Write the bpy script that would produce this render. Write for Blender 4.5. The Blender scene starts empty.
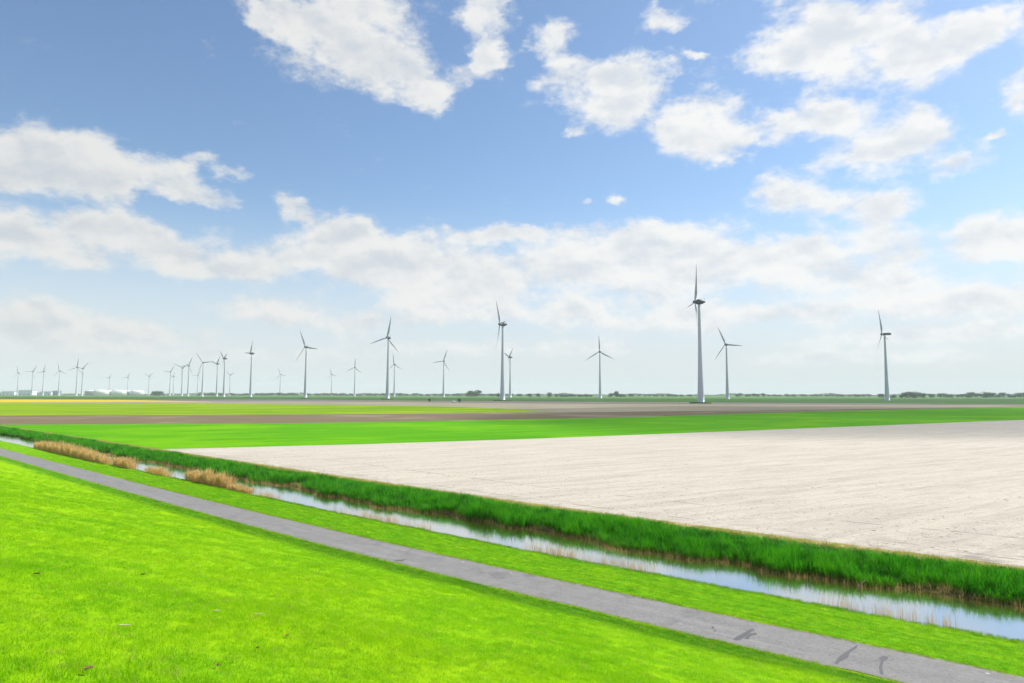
import bpy, bmesh, math, random
import numpy as np
from mathutils import Vector, Matrix
random.seed(7); rng = np.random.default_rng(7)
R = math.radians
sc = bpy.context.scene
col = sc.collection

# ------------------------------------------------------------------ camera
FOC = 683.0; HCAM = 9.0; HZ = 393.9; ROLL = 0.0013
PITCH = math.atan((HZ - 341.5) / FOC)
cam_d = bpy.data.cameras.new('camera'); cam = bpy.data.objects.new('camera', cam_d); col.objects.link(cam)
cam_d.sensor_width = 36.0; cam_d.lens = FOC / 1024 * 36.0; cam_d.clip_start = 0.2; cam_d.clip_end = 40000
cam.matrix_world = Matrix.Translation((0, 0, HCAM)) @ Matrix.Rotation(R(90) + PITCH, 4, 'X') @ Matrix.Rotation(ROLL, 4, 'Z')
sc.camera = cam

SUN_AZ, SUN_EL = R(64), R(47)          # azimuth to the right of the view direction (+Y)
SUNV = Vector((math.sin(SUN_AZ) * math.cos(SUN_EL), math.cos(SUN_AZ) * math.cos(SUN_EL), math.sin(SUN_EL)))

def view_ray(px, py):
    dx, dy = px - 512.0, 341.5 - py
    c, s = math.cos(ROLL), math.sin(ROLL)
    dx, dy = c * dx - s * dy, s * dx + c * dy
    return Vector((dx, math.cos(PITCH) * FOC - math.sin(PITCH) * dy, math.sin(PITCH) * FOC + math.cos(PITCH) * dy))
def ground(px, py, z=0.0):
    r = view_ray(px, py); t = (z - HCAM) / r.z
    return Vector((r.x * t, r.y * t, z))
def azel(px, py):
    r = view_ray(px, py).normalized()
    return math.degrees(math.atan2(r.x, r.y)), math.degrees(math.asin(r.z))

# ------------------------------------------------------------------ node helper
class NT:
    def __init__(self, tree):
        self.t = tree; self.n = tree.nodes; self.l = tree.links
    def new(self, typ, **kw):
        nd = self.n.new(typ)
        for k, v in kw.items(): setattr(nd, k, v)
        return nd
    def put(self, sock, v):
        if isinstance(v, bpy.types.NodeSocket): self.l.new(v, sock)
        elif v is not None:
            if hasattr(sock.default_value, '__len__') and not hasattr(v, '__len__'): v = (v,) * len(sock.default_value)
            if hasattr(v, '__len__') and len(v) == 3 and len(sock.default_value) == 4: v = (*v, 1)
            sock.default_value = v
    def math(self, op, a, b=None, c=None, clamp=False):
        nd = self.new('ShaderNodeMath', operation=op, use_clamp=clamp)
        self.put(nd.inputs[0], a)
        if b is not None: self.put(nd.inputs[1], b)
        if c is not None: self.put(nd.inputs[2], c)
        return nd.outputs[0]
    def vec(self, op, a, b=None, c=None):
        nd = self.new('ShaderNodeVectorMath', operation=op)
        self.put(nd.inputs[0], a)
        if op == 'SCALE':
            self.put(nd.inputs['Scale'], b); return nd.outputs[0]
        if b is not None: self.put(nd.inputs[1], b)
        if c is not None: self.put(nd.inputs[2], c)
        return nd.outputs['Value'] if op in ('DOT_PRODUCT', 'LENGTH', 'DISTANCE') else nd.outputs[0]
    def noise(self, vec, scale, detail=4, rough=0.55, out=0, lac=2.0):
        nd = self.new('ShaderNodeTexNoise')
        self.put(nd.inputs['Vector'], vec)
        nd.inputs['Scale'].default_value = scale; nd.inputs['Detail'].default_value = detail
        nd.inputs['Roughness'].default_value = rough; nd.inputs['Lacunarity'].default_value = lac
        return nd.outputs[out]
    def ramp(self, f, a, b, lo=0.0, hi=1.0, smooth=True):
        nd = self.new('ShaderNodeMapRange', interpolation_type='SMOOTHSTEP' if smooth else 'LINEAR')
        self.put(nd.inputs[0], f)
        for i, v in enumerate((a, b, lo, hi)): self.put(nd.inputs[i + 1], v)
        return nd.outputs[0]
    def mix(self, f, a, b, mode='MIX'):
        nd = self.new('ShaderNodeMix', data_type='RGBA', blend_type=mode)
        self.put(nd.inputs[0], f); self.put(nd.inputs[6], a); self.put(nd.inputs[7], b)
        return nd.outputs[2]
    def xyz(self, v):
        nd = self.new('ShaderNodeSeparateXYZ'); self.put(nd.inputs[0], v); return nd.outputs
    def comb(self, x, y, z=0.0):
        nd = self.new('ShaderNodeCombineXYZ')
        for i, v in enumerate((x, y, z)): self.put(nd.inputs[i], v)
        return nd.outputs[0]

# ------------------------------------------------------------------ world: sky and cumulus clouds
world = bpy.data.worlds.new('World'); sc.world = world; world.use_nodes = True
W = NT(world.node_tree); W.n.clear()
sky = W.new('ShaderNodeTexSky', sky_type='NISHITA', sun_disc=False)
sky.sun_elevation = SUN_EL; sky.sun_rotation = SUN_AZ
sky.altitude = 0; sky.air_density = 1.0; sky.dust_density = 0.6; sky.ozone_density = 1.0
SKY_K = 0.096
skyc = W.vec('MULTIPLY', sky.outputs[0], (SKY_K * .88, SKY_K * .98, SKY_K * 1.05))
D = W.vec('NORMALIZE', W.new('ShaderNodeTexCoord').outputs['Generated'])
dx, dy, dz = W.xyz(D)
AZ = W.math('MULTIPLY', W.math('ARCTAN2', dx, dy), 57.29578)
EL = W.math('MULTIPLY', W.math('ARCSINE', dz), 57.29578)
P0 = W.comb(AZ, EL)
# clouds shrink towards the horizon: noise coordinate on a flattened cloud deck
nz = W.comb(dx, dy, W.math('MULTIPLY', dz, 1.7))
amp = W.ramp(EL, 1, 26, 0.8, 4.2, smooth=False)
BLOBS = [  # cumulus heaps: picture place, half-sizes, strength
 (348,40,58,40,1.2),(396,74,42,24,1),(432,98,22,14,.9),(292,25,38,24,1),(256,28,16,10,.8),(362,0,46,26,1),
 (486,10,24,20,1.1),(486,54,16,24,1.0),(462,84,14,12,.6),
 (552,45,20,28,1),(588,84,36,22,1),(622,104,34,26,1.1),(640,74,24,17,.8),(690,54,15,7,.8),(576,132,9,7,.7),(664,18,30,13,.75),
 (700,108,24,20,1),(714,136,44,20,1.1),(746,142,22,11,.8),(672,128,16,20,.7),
 (800,42,52,36,1.2),(862,28,60,34,1.1),(920,54,58,22,1),(985,20,42,16,.9),(990,42,24,12,.7),(1016,92,14,18,.8),(1060,60,40,40,.8),
 (828,114,36,20,1.0),(882,146,50,26,1.15),(920,128,24,22,.8),(962,164,28,11,.8),(788,122,22,15,.8),(852,160,40,12,.5),(1000,137,14,5,.7),
 (788,192,36,15,1),(830,207,26,12,.8),(880,232,34,30,1.1),(886,206,22,11,.7),(902,256,24,13,.7),
 (985,240,48,21,1),(1018,236,32,22,1),(1000,300,44,15,.9),(960,296,22,8,.6),(1080,250,50,30,.9),
 (60,158,58,27,1.1),(20,170,42,25,1),(100,166,38,27,.9),(110,186,28,17,.7),(190,163,28,15,.9),(240,176,17,8,.7),(176,190,34,13,.9),(212,200,22,8,.7),(150,165,20,14,.5),(-40,160,50,30,.9),
 (40,238,58,22,1.1),(10,226,30,17,.8),(112,228,48,17,1),(160,241,38,15,.8),(76,262,28,8,.5),(200,262,58,15,.9),(242,269,38,12,.6),(-40,235,50,25,.9),
 (290,211,17,11,.9),(312,220,10,6,.7),(342,232,14,17,.8),
 (330,254,68,19,.9),(400,264,78,26,1.1),(462,276,58,24,1),(502,286,38,17,.7),(348,236,26,20,.8),(470,236,24,8,.8),(500,232,18,10,.8),
 (602,246,66,19,1),(652,236,38,13,.7),(690,256,58,22,.9),(742,256,58,19,.9),(562,266,38,17,.8),(640,281,78,17,.9),(530,234,17,6,.8),(792,261,48,17,.9),(832,280,48,15,.9),(902,285,48,12,.9),(816,250,28,15,.6),
 (581,200,7,5,.6),(611,195,9,5,.7),
 (30,313,55,16,1.1),(0,330,60,14,.8),(90,330,65,14,.95),(160,336,60,11,.8),(560,311,48,13,.9),(652,321,80,14,.85),(722,311,60,13,.9),(832,311,60,12,.9),(932,306,50,12,.9),(450,311,58,13,.9),(330,321,78,11,.85),(900,335,95,10,.8),(1010,327,50,11,.8),(250,305,60,10,.6),(540,347,160,8,.7),(200,354,160,8,.7),(850,358,140,8,.7)]
E1 = math.exp(-1)
def sky_piece(blobs, rest):
    """one span of the sky: the heaps that reach into it (only this span is worked out for a ray that goes there)"""
    if blobs:
        warp = W.vec('SUBTRACT', W.noise(nz, 13.0, 4, 0.62, out=1), (0.5, 0.5, 0.5))
        P1 = W.vec('ADD', P0, W.vec('MULTIPLY', W.vec('SCALE', warp, amp), (1.5, 1.0, 0.0)))
        VF = W.vec('MULTIPLY', P1, (1, 1, 0))      # x, y: warped sky angles; z gathers the heaps one after another
        for (a0, e0, sx, sy, w) in blobs:
            q = W.vec('MULTIPLY_ADD', VF, (sx, sy, 0), (-a0 * sx, -e0 * sy, 0))
            g = W.math('POWER', E1, W.vec('DOT_PRODUCT', q, q))
            VF = W.vec('MULTIPLY_ADD', g, (0, 0, w), VF)
        F = W.xyz(VF)[2]
    else: F = 0.0
    if rest:   # the same kind of heaps carry on over the rest of the sky
        big = W.noise(W.vec('MULTIPLY', nz, (1, 1, 1.6)), 3.1, 3, 0.5)
        outside = W.math('MAXIMUM', W.ramp(W.math('ABSOLUTE', AZ), 40, 52), W.ramp(EL, 33, 44))
        F = W.math('MULTIPLY_ADD', W.math('MULTIPLY', outside, W.ramp(big, 0.50, 0.66, 0, 1.1)), 1.0, F)
    det = W.noise(nz, 17.0, 8 if blobs else 3, 0.63)
    up = Vector((SUNV.x * .5, SUNV.y * .5, SUNV.z * 1.7)).normalized()
    lowa = W.noise(nz, 12.0, 3, 0.5); lowb = W.noise(W.vec('ADD', nz, tuple(up * .030)), 12.0, 3, 0.5)
    fina = W.noise(W.vec('ADD', nz, tuple(up * .014)), 17.0, 5 if blobs else 2, 0.63)
    dens = W.math('MULTIPLY_ADD', W.math('SUBTRACT', det, 0.5), 1.95, W.math('MULTIPLY', W.math('SUBTRACT', 1.0, W.math('POWER', E1, W.math('MULTIPLY', F, 1.25))), 1.32))
    alpha = W.math('MULTIPLY', W.ramp(dens, 0.22, 0.95), W.ramp(EL, 0.3, 6, 0.62, 0.96))
    thick = W.ramp(dens, 0.75, 1.5)
    lit = W.math('MULTIPLY_ADD', W.math('SUBTRACT', lowa, lowb), 1.1, W.math('MULTIPLY_ADD', thick, -0.22, 0.80))
    lit = W.math('MULTIPLY_ADD', W.math('SUBTRACT', det, fina), 1.1, lit)
    lit = W.ramp(lit, 0.40, 0.96)
    side = W.ramp(AZ, -38, 30)
    cl_lo = W.mix(side, (0.40, 0.425, 0.46), (0.48, 0.51, 0.545)); cl_hi = W.mix(side, (0.535, 0.535, 0.525), (0.635, 0.635, 0.625))
    cloudc = W.mix(lit, cl_lo, cl_hi)
    # bright vapour that thickens to the horizon
    veil = W.ramp(EL, -1, 17, 0.97, 0.0)
    veiled = W.mix(veil, skyc, (0.475, 0.505, 0.53))
    b = W.new('ShaderNodeBackground'); W.put(b.inputs[0], W.mix(alpha, veiled, cloudc)); b.inputs[1].default_value = 1.0
    return b.outputs[0]
HEAPS = []
for (bx, by, rx, ry, w) in BLOBS:
    a0, e0 = azel(bx, by); a1, _ = azel(bx + rx, by); _, e1 = azel(bx, by - ry)
    HEAPS.append((a0, e0, 1 / max(a1 - a0, .1), 1 / max(e1 - e0, .1), w))
def span(lo, hi): return [h for h in HEAPS if h[0] + 2.4 / h[2] + 2.5 > lo and h[0] - 2.4 / h[2] - 2.5 < hi]
def either(cond, yes, no):
    mx = W.new('ShaderNodeMixShader'); W.put(mx.inputs[0], cond); W.l.new(no, mx.inputs[1]); W.l.new(yes, mx.inputs[2]); return mx.outputs[0]
CUTS = [-48, -27, -15, -5, 7, 18, 26, 48]
pieces = [sky_piece(span(CUTS[i], CUTS[i + 1]), True) for i in range(len(CUTS) - 1)]
def tree_of(lo, hi):
    if hi - lo == 1: return pieces[lo]
    m_ = (lo + hi) // 2
    return either(W.math('LESS_THAN', AZ, CUTS[m_]), tree_of(lo, m_), tree_of(m_, hi))
inview = W.math('MULTIPLY', W.math('LESS_THAN', W.math('ABSOLUTE', AZ), 48.0), W.math('MULTIPLY', W.math('LESS_THAN', EL, 46.0), W.math('GREATER_THAN', EL, -0.5)))
bg_out = either(inview, tree_of(0, len(pieces)), sky_piece([], True))
wo = W.new('ShaderNodeOutputWorld'); W.l.new(bg_out, wo.inputs[0])
world.cycles.sampling_method = 'MANUAL'; world.cycles.sample_map_resolution = 512

# ------------------------------------------------------------------ sun, exposure
sd = bpy.data.lights.new('sun', 'SUN'); sd.energy = 4.2; sd.angle = R(0.53); sd.color = (1.0, 0.955, 0.89)
so = bpy.data.objects.new('sun', sd); col.objects.link(so); so.location = (200, 200, 300)
so.rotation_euler = (-SUNV).to_track_quat('-Z', 'Y').to_euler()
vs = sc.view_settings; vs.view_transform = 'Standard'; vs.look = 'None'; vs.exposure = 0.62; vs.gamma = 1.0; vs.use_curve_mapping = False
sc.render.engine = 'CYCLES'
cy = sc.cycles; cy.max_bounces = 6; cy.diffuse_bounces = 3; cy.glossy_bounces = 3; cy.transmission_bounces = 3; cy.volume_bounces = 1
cy.transparent_max_bounces = 6; cy.use_denoising = True; cy.caustics_reflective = False; cy.caustics_refractive = False

# ------------------------------------------------------------------ materials
def material(name):
    m = bpy.data.materials.new(name); m.use_nodes = True
    t = NT(m.node_tree); t.n.clear()
    o = t.new('ShaderNodeOutputMaterial'); t.out = o
    return m, t
def principled(t, colour, rough=0.9, spec=0.2, normal=None, metal=0.0):
    b = t.new('ShaderNodeBsdfPrincipled')
    t.put(b.inputs['Base Color'], colour); t.put(b.inputs['Roughness'], rough)
    b.inputs['Specular IOR Level'].default_value = spec; b.inputs['Metallic'].default_value = metal
    if normal is not None: t.l.new(normal, b.inputs['Normal'])
    t.l.new(b.outputs[0], t.out.inputs[0]); return b
def bump(t, h, strength=0.5, dist=0.05):
    b = t.new('ShaderNodeBump'); b.inputs['Strength'].default_value = strength; b.inputs['Distance'].default_value = dist
    t.l.new(h, b.inputs['Height']); return b.outputs[0]
def pos(t): return t.new('ShaderNodeNewGeometry').outputs['Position']
def sn(t):
    u = t.new('ShaderNodeUVMap'); u.uv_map = 'along'; return u.outputs[0]   # x: metres along the dike, y: metres out from it

def grass_colour(t):
    """lime lawn with yellow, dark and streaked patches, shared by the turf and its blades"""
    p = pos(t)
    # metres out from the crest, from world position (the dike bends gently)
    x, y, z = t.xyz(p)
    s = t.math('ADD', t.math('MULTIPLY', x, -0.796), t.math('MULTIPLY', y, 0.605))
    n = t.math('ADD', t.math('MULTIPLY', x, 0.605), t.math('MULTIPLY', y, 0.796))
    sm = t.math('SUBTRACT', s, 25.0)
    c = t.math('MULTIPLY_ADD', t.math('ADD', t.math('SQRT', t.math('MULTIPLY_ADD', sm, sm, 625.0)), sm), 0.0535, -0.65)
    n = t.math('SUBTRACT', n, c)
    a = t.noise(p, 0.9, 5, 0.65); b = t.noise(p, 0.16, 4, 0.6); f = t.noise(p, 5.0, 4, 0.7)
    st = t.noise(t.comb(t.math('MULTIPLY', s, 0.10), t.math('MULTIPLY', n, 1.5)), 1.0, 5, 0.65)
    st2 = t.noise(t.comb(t.math('MULTIPLY', s, 0.35), t.math('MULTIPLY', n, 3.2)), 1.0, 4, 0.65)
    base = t.mix(t.ramp(a, 0.36, 0.66), (0.160, 0.355, 0.002), (0.220, 0.415, 0.002))
    base = t.mix(t.ramp(b, 0.42, 0.66, 0, 0.5), base, (0.27, 0.43, 0.002))
    base = t.mix(t.ramp(f, 0.56, 0.72, 0, 0.40), base, (0.32, 0.42, 0.015))
    base = t.mix(t.ramp(f, 0.47, 0.30, 0, 0.40), base, (0.07, 0.29, 0.003))
    base = t.mix(t.ramp(st, 0.50, 0.68, 0, 0.22), base, (0.08, 0.29, 0.003))
    # longer, darker grass at the foot of the slope; mown streaky verge below the path
    foot = t.math('MULTIPLY', t.ramp(t.math('MULTIPLY_ADD', t.math('SUBTRACT', st, .5), 6.0, n), 18.6, 22.6), t.ramp(n, 25.0, 24.7))
    base = t.mix(t.math('MULTIPLY', foot, t.ramp(st2, 0.34, 0.66, 1.0, 0.45)), base, (0.022, 0.135, 0.002))
    verge = t.ramp(n, 27.5, 28.1)
    base = t.mix(t.math('MULTIPLY', verge, t.ramp(st2, 0.36, 0.62, 0.75, 0.15)), base, (0.055, 0.245, 0.003))
    edge = t.math('MULTIPLY', t.ramp(t.math('ABSOLUTE', t.math('SUBTRACT', n, 26.5)), 1.75, 1.5), t.ramp(f, 0.42, 0.6))
    base = t.mix(t.math('MULTIPLY', edge, 0.7), base, (0.30, 0.29, 0.05))
    wet = t.ramp(n, 33.9, 34.7)
    base = t.mix(t.math('MULTIPLY', wet, 0.6), base, (0.09, 0.12, 0.012))
    return base
M = {}
m, t = material('turf'); principled(t, grass_colour(t), 1.0, 0.05, bump(t, t.noise(pos(t), 26, 5, 0.7), 0.6, 0.03)); M['turf'] = m
def leaf_material(name, colour_fn, trans=0.45):
    m, t = material(name); c = colour_fn(t)
    d = t.new('ShaderNodeBsdfPrincipled'); t.put(d.inputs['Base Color'], c); d.inputs['Roughness'].default_value = 0.55; d.inputs['Specular IOR Level'].default_value = 0.25
    tr = t.new('ShaderNodeBsdfTranslucent'); t.put(tr.inputs[0], c)
    mx = t.new('ShaderNodeMixShader'); mx.inputs[0].default_value = trans
    t.l.new(d.outputs[0], mx.inputs[1]); t.l.new(tr.outputs[0], mx.inputs[2]); t.l.new(mx.outputs[0], t.out.inputs[0])
    M[name] = m
def blade_c(t):
    r = t.new('ShaderNodeObjectInfo').outputs['Random']
    c = grass_colour(t)
    c = t.vec('MULTIPLY', c, (1.50, 1.46, 0.8))
    c = t.mix(t.ramp(r, 0.55, 1.0, 0, 0.45), c, (0.45, 0.62, 0.008))
    c = t.mix(t.ramp(r, 0.35, 0.0, 0, 0.35), c, (0.10, 0.36, 0.004))
    return t.mix(t.ramp(r, 0.965, 0.97, 0, 0.7), c, (0.42, 0.36, 0.10))
leaf_material('grass_blade', blade_c, 0.5)
def reed_c(t):
    r = t.new('ShaderNodeObjectInfo').outputs['Random']; p = pos(t)
    c = t.mix(t.ramp(r, .1, .9), (0.018, 0.16, 0.004), (0.10, 0.50, 0.007))
    c = t.mix(t.ramp(t.noise(p, 0.55, 4, 0.65), 0.45, 0.62, 0, 0.75), c, (0.12, 0.47, 0.008))
    c = t.mix(t.ramp(t.noise(p, 0.9, 3, 0.6), 0.56, 0.66, 0, 0.6), c, (0.010, 0.10, 0.004))
    z = t.xyz(p)[2]
    return t.mix(t.ramp(z, -0.35, -0.85, 0, 0.7), c, (0.17, 0.16, 0.02))
leaf_material('reed_leaf', reed_c, 0.4)
def dry_c(t):
    r = t.noise(t.vec('MULTIPLY', pos(t), (9, 9, .8)), 1.0, 2)
    return t.mix(r, (0.58, 0.37, 0.12), (0.95, 0.70, 0.33))
leaf_material('dry_reed', dry_c, 0.35)
def straw_c(t):
    r = t.new('ShaderNodeObjectInfo').outputs['Random']
    return t.mix(r, (0.30, 0.34, 0.03), (0.55, 0.46, 0.16))
leaf_material('straw_grass', straw_c, 0.35)
def foliage_c(t):
    p = pos(t)
    return t.mix(t.noise(p, 0.4, 3), (0.028, 0.085, 0.020), (0.075, 0.155, 0.035))
leaf_material('foliage', foliage_c, 0.25)
m, t = material('bark'); principled(t, t.mix(t.noise(pos(t), 3), (0.06, 0.045, 0.03), (0.12, 0.095, 0.07)), 0.95); M['bark'] = m

# asphalt path
m, t = material('asphalt'); u = sn(t); us, un, _ = t.xyz(u); p = pos(t)
g = t.mix(t.noise(p, 1.3, 6, 0.65), (0.150, 0.146, 0.140), (0.26, 0.252, 0.238))
g = t.mix(t.ramp(t.noise(t.comb(t.math('MULTIPLY', us, .12), t.math('MULTIPLY', un, 2.2)), 1.0, 5, .6), .48, .7, 0, .45), g, (0.29, 0.275, 0.275))
g = t.mix(t.ramp(t.noise(p, 7.0, 5, .75), .50, .66, 0, .5), g, (0.105, 0.102, 0.104))
g = t.mix(t.ramp(t.noise(p, 11.0, 4, .75), .56, .68, 0, .5), g, (0.36, 0.345, 0.335))
g = t.mix(t.ramp(t.noise(p, 0.45, 5, .7), .54, .68, 0, .55), g, (0.11, 0.105, 0.112))
vo = t.new('ShaderNodeTexVoronoi'); t.put(vo.inputs['Vector'], p); vo.inputs['Scale'].default_value = 1.15
sp = t.math('MULTIPLY', t.ramp(vo.outputs['Distance'], .11, .05), t.ramp(t.xyz(vo.outputs['Color'])[0], .60, .66))
g = t.mix(t.math('MULTIPLY', sp, .7), g, (0.52, 0.50, 0.47))
sp2 = t.math('MULTIPLY', t.ramp(vo.outputs['Distance'], .10, .05), t.ramp(t.xyz(vo.outputs['Color'])[1], .76, .80))
g = t.mix(t.math('MULTIPLY', sp2, .8), g, (0.05, 0.048, 0.05))
cr = t.new('ShaderNodeTexVoronoi', feature='DISTANCE_TO_EDGE'); t.put(cr.inputs['Vector'], t.vec('ADD', p, t.vec('SCALE', t.noise(p, 1.5, 4, .6, out=1), 1.3))); cr.inputs['Scale'].default_value = 0.42
g = t.mix(t.ramp(cr.outputs['Distance'], .010, .003, 0, .28), g, (0.06, 0.058, 0.06))
edge = t.ramp(t.math('ABSOLUTE', t.math('SUBTRACT', un, 26.48)), 1.05, 1.5)
g = t.mix(t.math('MULTIPLY', edge, t.ramp(t.noise(p, 3.0, 5, .7), .44, .62, 0, .75)), g, (0.16, 0.15, 0.085))
principled(t, g, 0.85, 0.25, bump(t, t.noise(p, 60, 4, .6), .35, .01)); M['asphalt'] = m
m, t = material('tar'); principled(t, t.mix(t.noise(pos(t), 9, 4), (0.080, 0.078, 0.080), (0.115, 0.112, 0.115)), 0.6, 0.3); M['tar'] = m

# water
m, t = material('canal_water'); p = pos(t)
nrm = bump(t, t.noise(p, 2.4, 3, .5), .06, .02)
b = principled(t, t.mix(t.noise(p, .25, 3), (0.050, 0.045, 0.006), (0.085, 0.070, 0.010)), 0.02, 0.5, nrm)
b.inputs['IOR'].default_value = 1.333
gl = t.new('ShaderNodeBsdfGlossy'); gl.inputs['Roughness'].default_value = .10; gl.inputs['Color'].default_value = (1, 1, 1, 1); t.l.new(nrm, gl.inputs['Normal'])
lw = t.new('ShaderNodeLayerWeight'); lw.inputs[0].default_value = .5
mx = t.new('ShaderNodeMixShader'); t.put(mx.inputs[0], t.ramp(lw.outputs['Facing'], .35, .9, .03, .80)); t.l.new(b.outputs[0], mx.inputs[1]); t.l.new(gl.outputs[0], mx.inputs[2]); t.l.new(mx.outputs[0], t.out.inputs[0])
M['water'] = m
m, t = material('mud'); principled(t, t.mix(t.noise(pos(t), 2.0, 5, .6), (0.10, 0.085, 0.030), (0.16, 0.15, 0.035)), 0.9); M['mud'] = m
m, t = material('bank'); p = pos(t); z = t.xyz(p)[2]
c = t.mix(t.noise(p, 1.2, 5, .65), (0.025, 0.12, 0.006), (0.06, 0.20, 0.008))
c = t.mix(t.ramp(z, -.55, -.72), c, (0.10, 0.085, 0.028)); principled(t, c, 1.0, .05); M['bank'] = m
m, t = material('margin'); p = pos(t)
c = t.mix(t.ramp(t.noise(p, .7, 5, .65), .4, .62), (0.25, 0.25, 0.04), (0.47, 0.36, 0.20))
principled(t, c, 1.0, .05, bump(t, t.noise(p, 8, 4), .6, .05)); M['margin'] = m

# bare dry clay, combed along the dike
m, t = material('bare_clay'); us, un, _ = t.xyz(sn(t)); p = pos(t)
wob = t.noise(p, .02, 3, .5)
n2 = t.math('MULTIPLY_ADD', wob, 9.0, un)
fx = t.vec('DOT_PRODUCT', p, (.875, .485, 0)); fy = t.math('MULTIPLY_ADD', wob, 5.0, t.vec('DOT_PRODUCT', p, (-.485, .875, 0)))
k1 = t.noise(t.comb(t.math('MULTIPLY', fx, .05), t.math('MULTIPLY', fy, .42)), 1.0, 6, .70)
k2 = t.noise(t.comb(t.math('MULTIPLY', fx, .16), t.math('MULTIPLY', fy, 1.3)), 1.0, 5, .72)
k3 = t.noise(p, .035, 5, .6); k4 = t.noise(p, 1.6, 6, .7)
c = t.mix(k3, (0.485, 0.435, 0.355), (0.550, 0.500, 0.415))
c = t.mix(t.ramp(k1, .44, .64, 0, .6), c, (0.385, 0.352, 0.295))
c = t.mix(t.ramp(k2, .48, .66, 0, .45), c, (0.345, 0.312, 0.26))
c = t.mix(t.ramp(k4, .50, .70, 0, .42), c, (0.32, 0.288, 0.24))
c = t.mix(t.ramp(k4, .46, .26, 0, .4), c, (0.60, 0.56, 0.50))
dn = t.math('ABSOLUTE', t.math('SUBTRACT', t.math('MULTIPLY_ADD', t.math('SUBTRACT', t.noise(p, .15, 3), .5), .5, un), 47.2))
trk = t.math('MULTIPLY', t.ramp(dn, .16, .05), t.ramp(t.noise(p, .35, 4, .6), .42, .58))
c = t.mix(t.math('MULTIPLY', trk, .7), c, (0.20, 0.175, 0.16))
rightend = t.math('MULTIPLY', t.ramp(us, 14, 2), t.ramp(un, 54, 47))
nearside = t.math('MULTIPLY', t.math('MAXIMUM', t.ramp(un, 50, 45.2), rightend), t.ramp(t.noise(t.comb(t.math('MULTIPLY', us, .5), un), .55, 6, .72), .47, .62))
c = t.mix(t.math('MULTIPLY', nearside, t.ramp(us, 16, 2, .4, .8)), c, (0.25, 0.225, 0.19))
rut = t.math('MULTIPLY', t.ramp(t.math('ABSOLUTE', t.math('SUBTRACT', n2, 58.6)), .22, .06), t.ramp(t.noise(p, .22, 4, .6), .47, .56))
c = t.mix(t.math('MULTIPLY', rut, .6), c, (0.22, 0.195, 0.175))
h = t.math('ADD', t.math('MULTIPLY', k2, 1.6), t.noise(p, 5, 5, .7))
principled(t, c, 1.0, .05, bump(t, h, .8, .10)); M['clay'] = m

def field_material(name, c1, c2, c3=None, sc1=.02, stretch=(.02, .35)):
    m, t = material(name); p = pos(t)
    fx = t.vec('DOT_PRODUCT', p, (.866, .5, 0)); fy = t.vec('DOT_PRODUCT', p, (-.5, .866, 0))
    a = t.noise(t.comb(t.math('MULTIPLY', fx, stretch[0]), t.math('MULTIPLY', fy, stretch[1])), 1.0, 5, .6)
    b = t.noise(p, sc1, 5, .6); d = t.noise(p, .8, 4, .65)
    c = t.mix(t.ramp(a, .35, .65), c1, c2)
    if c3: c = t.mix(t.ramp(b, .48, .66, 0, .8), c, c3)
    c = t.mix(t.ramp(d, .50, .75, 0, .25), c, tuple(x * .6 for x in c1))
    principled(t, c, 1.0, .05, bump(t, t.noise(p, 3, 4), .5, .06)); M[name] = m
field_material('young_wheat', (0.060, 0.250, 0.0003), (0.105, 0.345, 0.0003), (0.160, 0.385, 0.0003))
field_material('lime_crop', (0.085, 0.215, 0.002), (0.31, 0.41, 0.004), (0.12, 0.26, 0.003), stretch=(.002, .075))
field_material('plough', (0.145, 0.112, 0.066), (0.195, 0.155, 0.098), (0.28, 0.235, 0.155))
field_material('stubble', (0.235, 0.21, 0.145), (0.305, 0.275, 0.195), (0.22, 0.20, 0.15), stretch=(.004, .05))
field_material('plough_grey', (0.135, 0.122, 0.108), (0.185, 0.168, 0.150), (0.14, 0.14, 0.11), stretch=(.004, .05))
field_material('rapeseed', (0.46, 0.36, 0.006), (0.60, 0.46, 0.008), stretch=(.004, .05))
field_material('dark_crop', (0.030, 0.085, 0.018), (0.045, 0.115, 0.022), (0.055, 0.13, 0.025), sc1=.006, stretch=(.003, .02))
field_material('meadow', (0.070, 0.170, 0.035), (0.095, 0.205, 0.045), (0.08, 0.16, 0.05), sc1=.004, stretch=(.002, .012))

def paint(name, c, rough=.5, var=.06):
    m, t = material(name); k = t.noise(pos(t), .35, 4)
    principled(t, t.mix(k, tuple(x * (1 - var) for x in c), tuple(min(1, x * (1 + var)) for x in c)), rough, .4); M[name] = m
paint('tower_paint', (0.60, 0.61, 0.64), .45); paint('blade_paint', (0.46, 0.48, 0.50), .4); paint('nacelle_backlit_paint', (0.075, 0.078, 0.09), .5)  # nacelle colour is darkened from light grey to hold the backlit shade
paint('tank_white', (0.82, 0.80, 0.76), .5); paint('tank_grey', (0.24, 0.26, 0.28), .6); paint('shed_white', (0.72, 0.73, 0.74), .6); paint('shed_blue', (0.22, 0.25, 0.33), .6)  # tank_grey: tone of shaded tank sides, also used on girders, roofs and doors
paint('concrete', (0.45, 0.44, 0.42), .9)
m, t = material('dead_leaf'); principled(t, t.mix(t.noise(pos(t), 30, 3), (0.09, 0.06, 0.02), (0.20, 0.13, 0.05)), .9); M['leaf'] = m
m, t = material('straw'); principled(t, t.mix(t.noise(pos(t), 30, 3), (0.42, 0.38, 0.20), (0.55, 0.50, 0.30)), .9); M['straw'] = m
m, t = material('drift_wood'); principled(t, t.mix(t.noise(pos(t), 8, 3), (0.22, 0.18, 0.12), (0.42, 0.37, 0.28)), .9); M['wood'] = m

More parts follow.
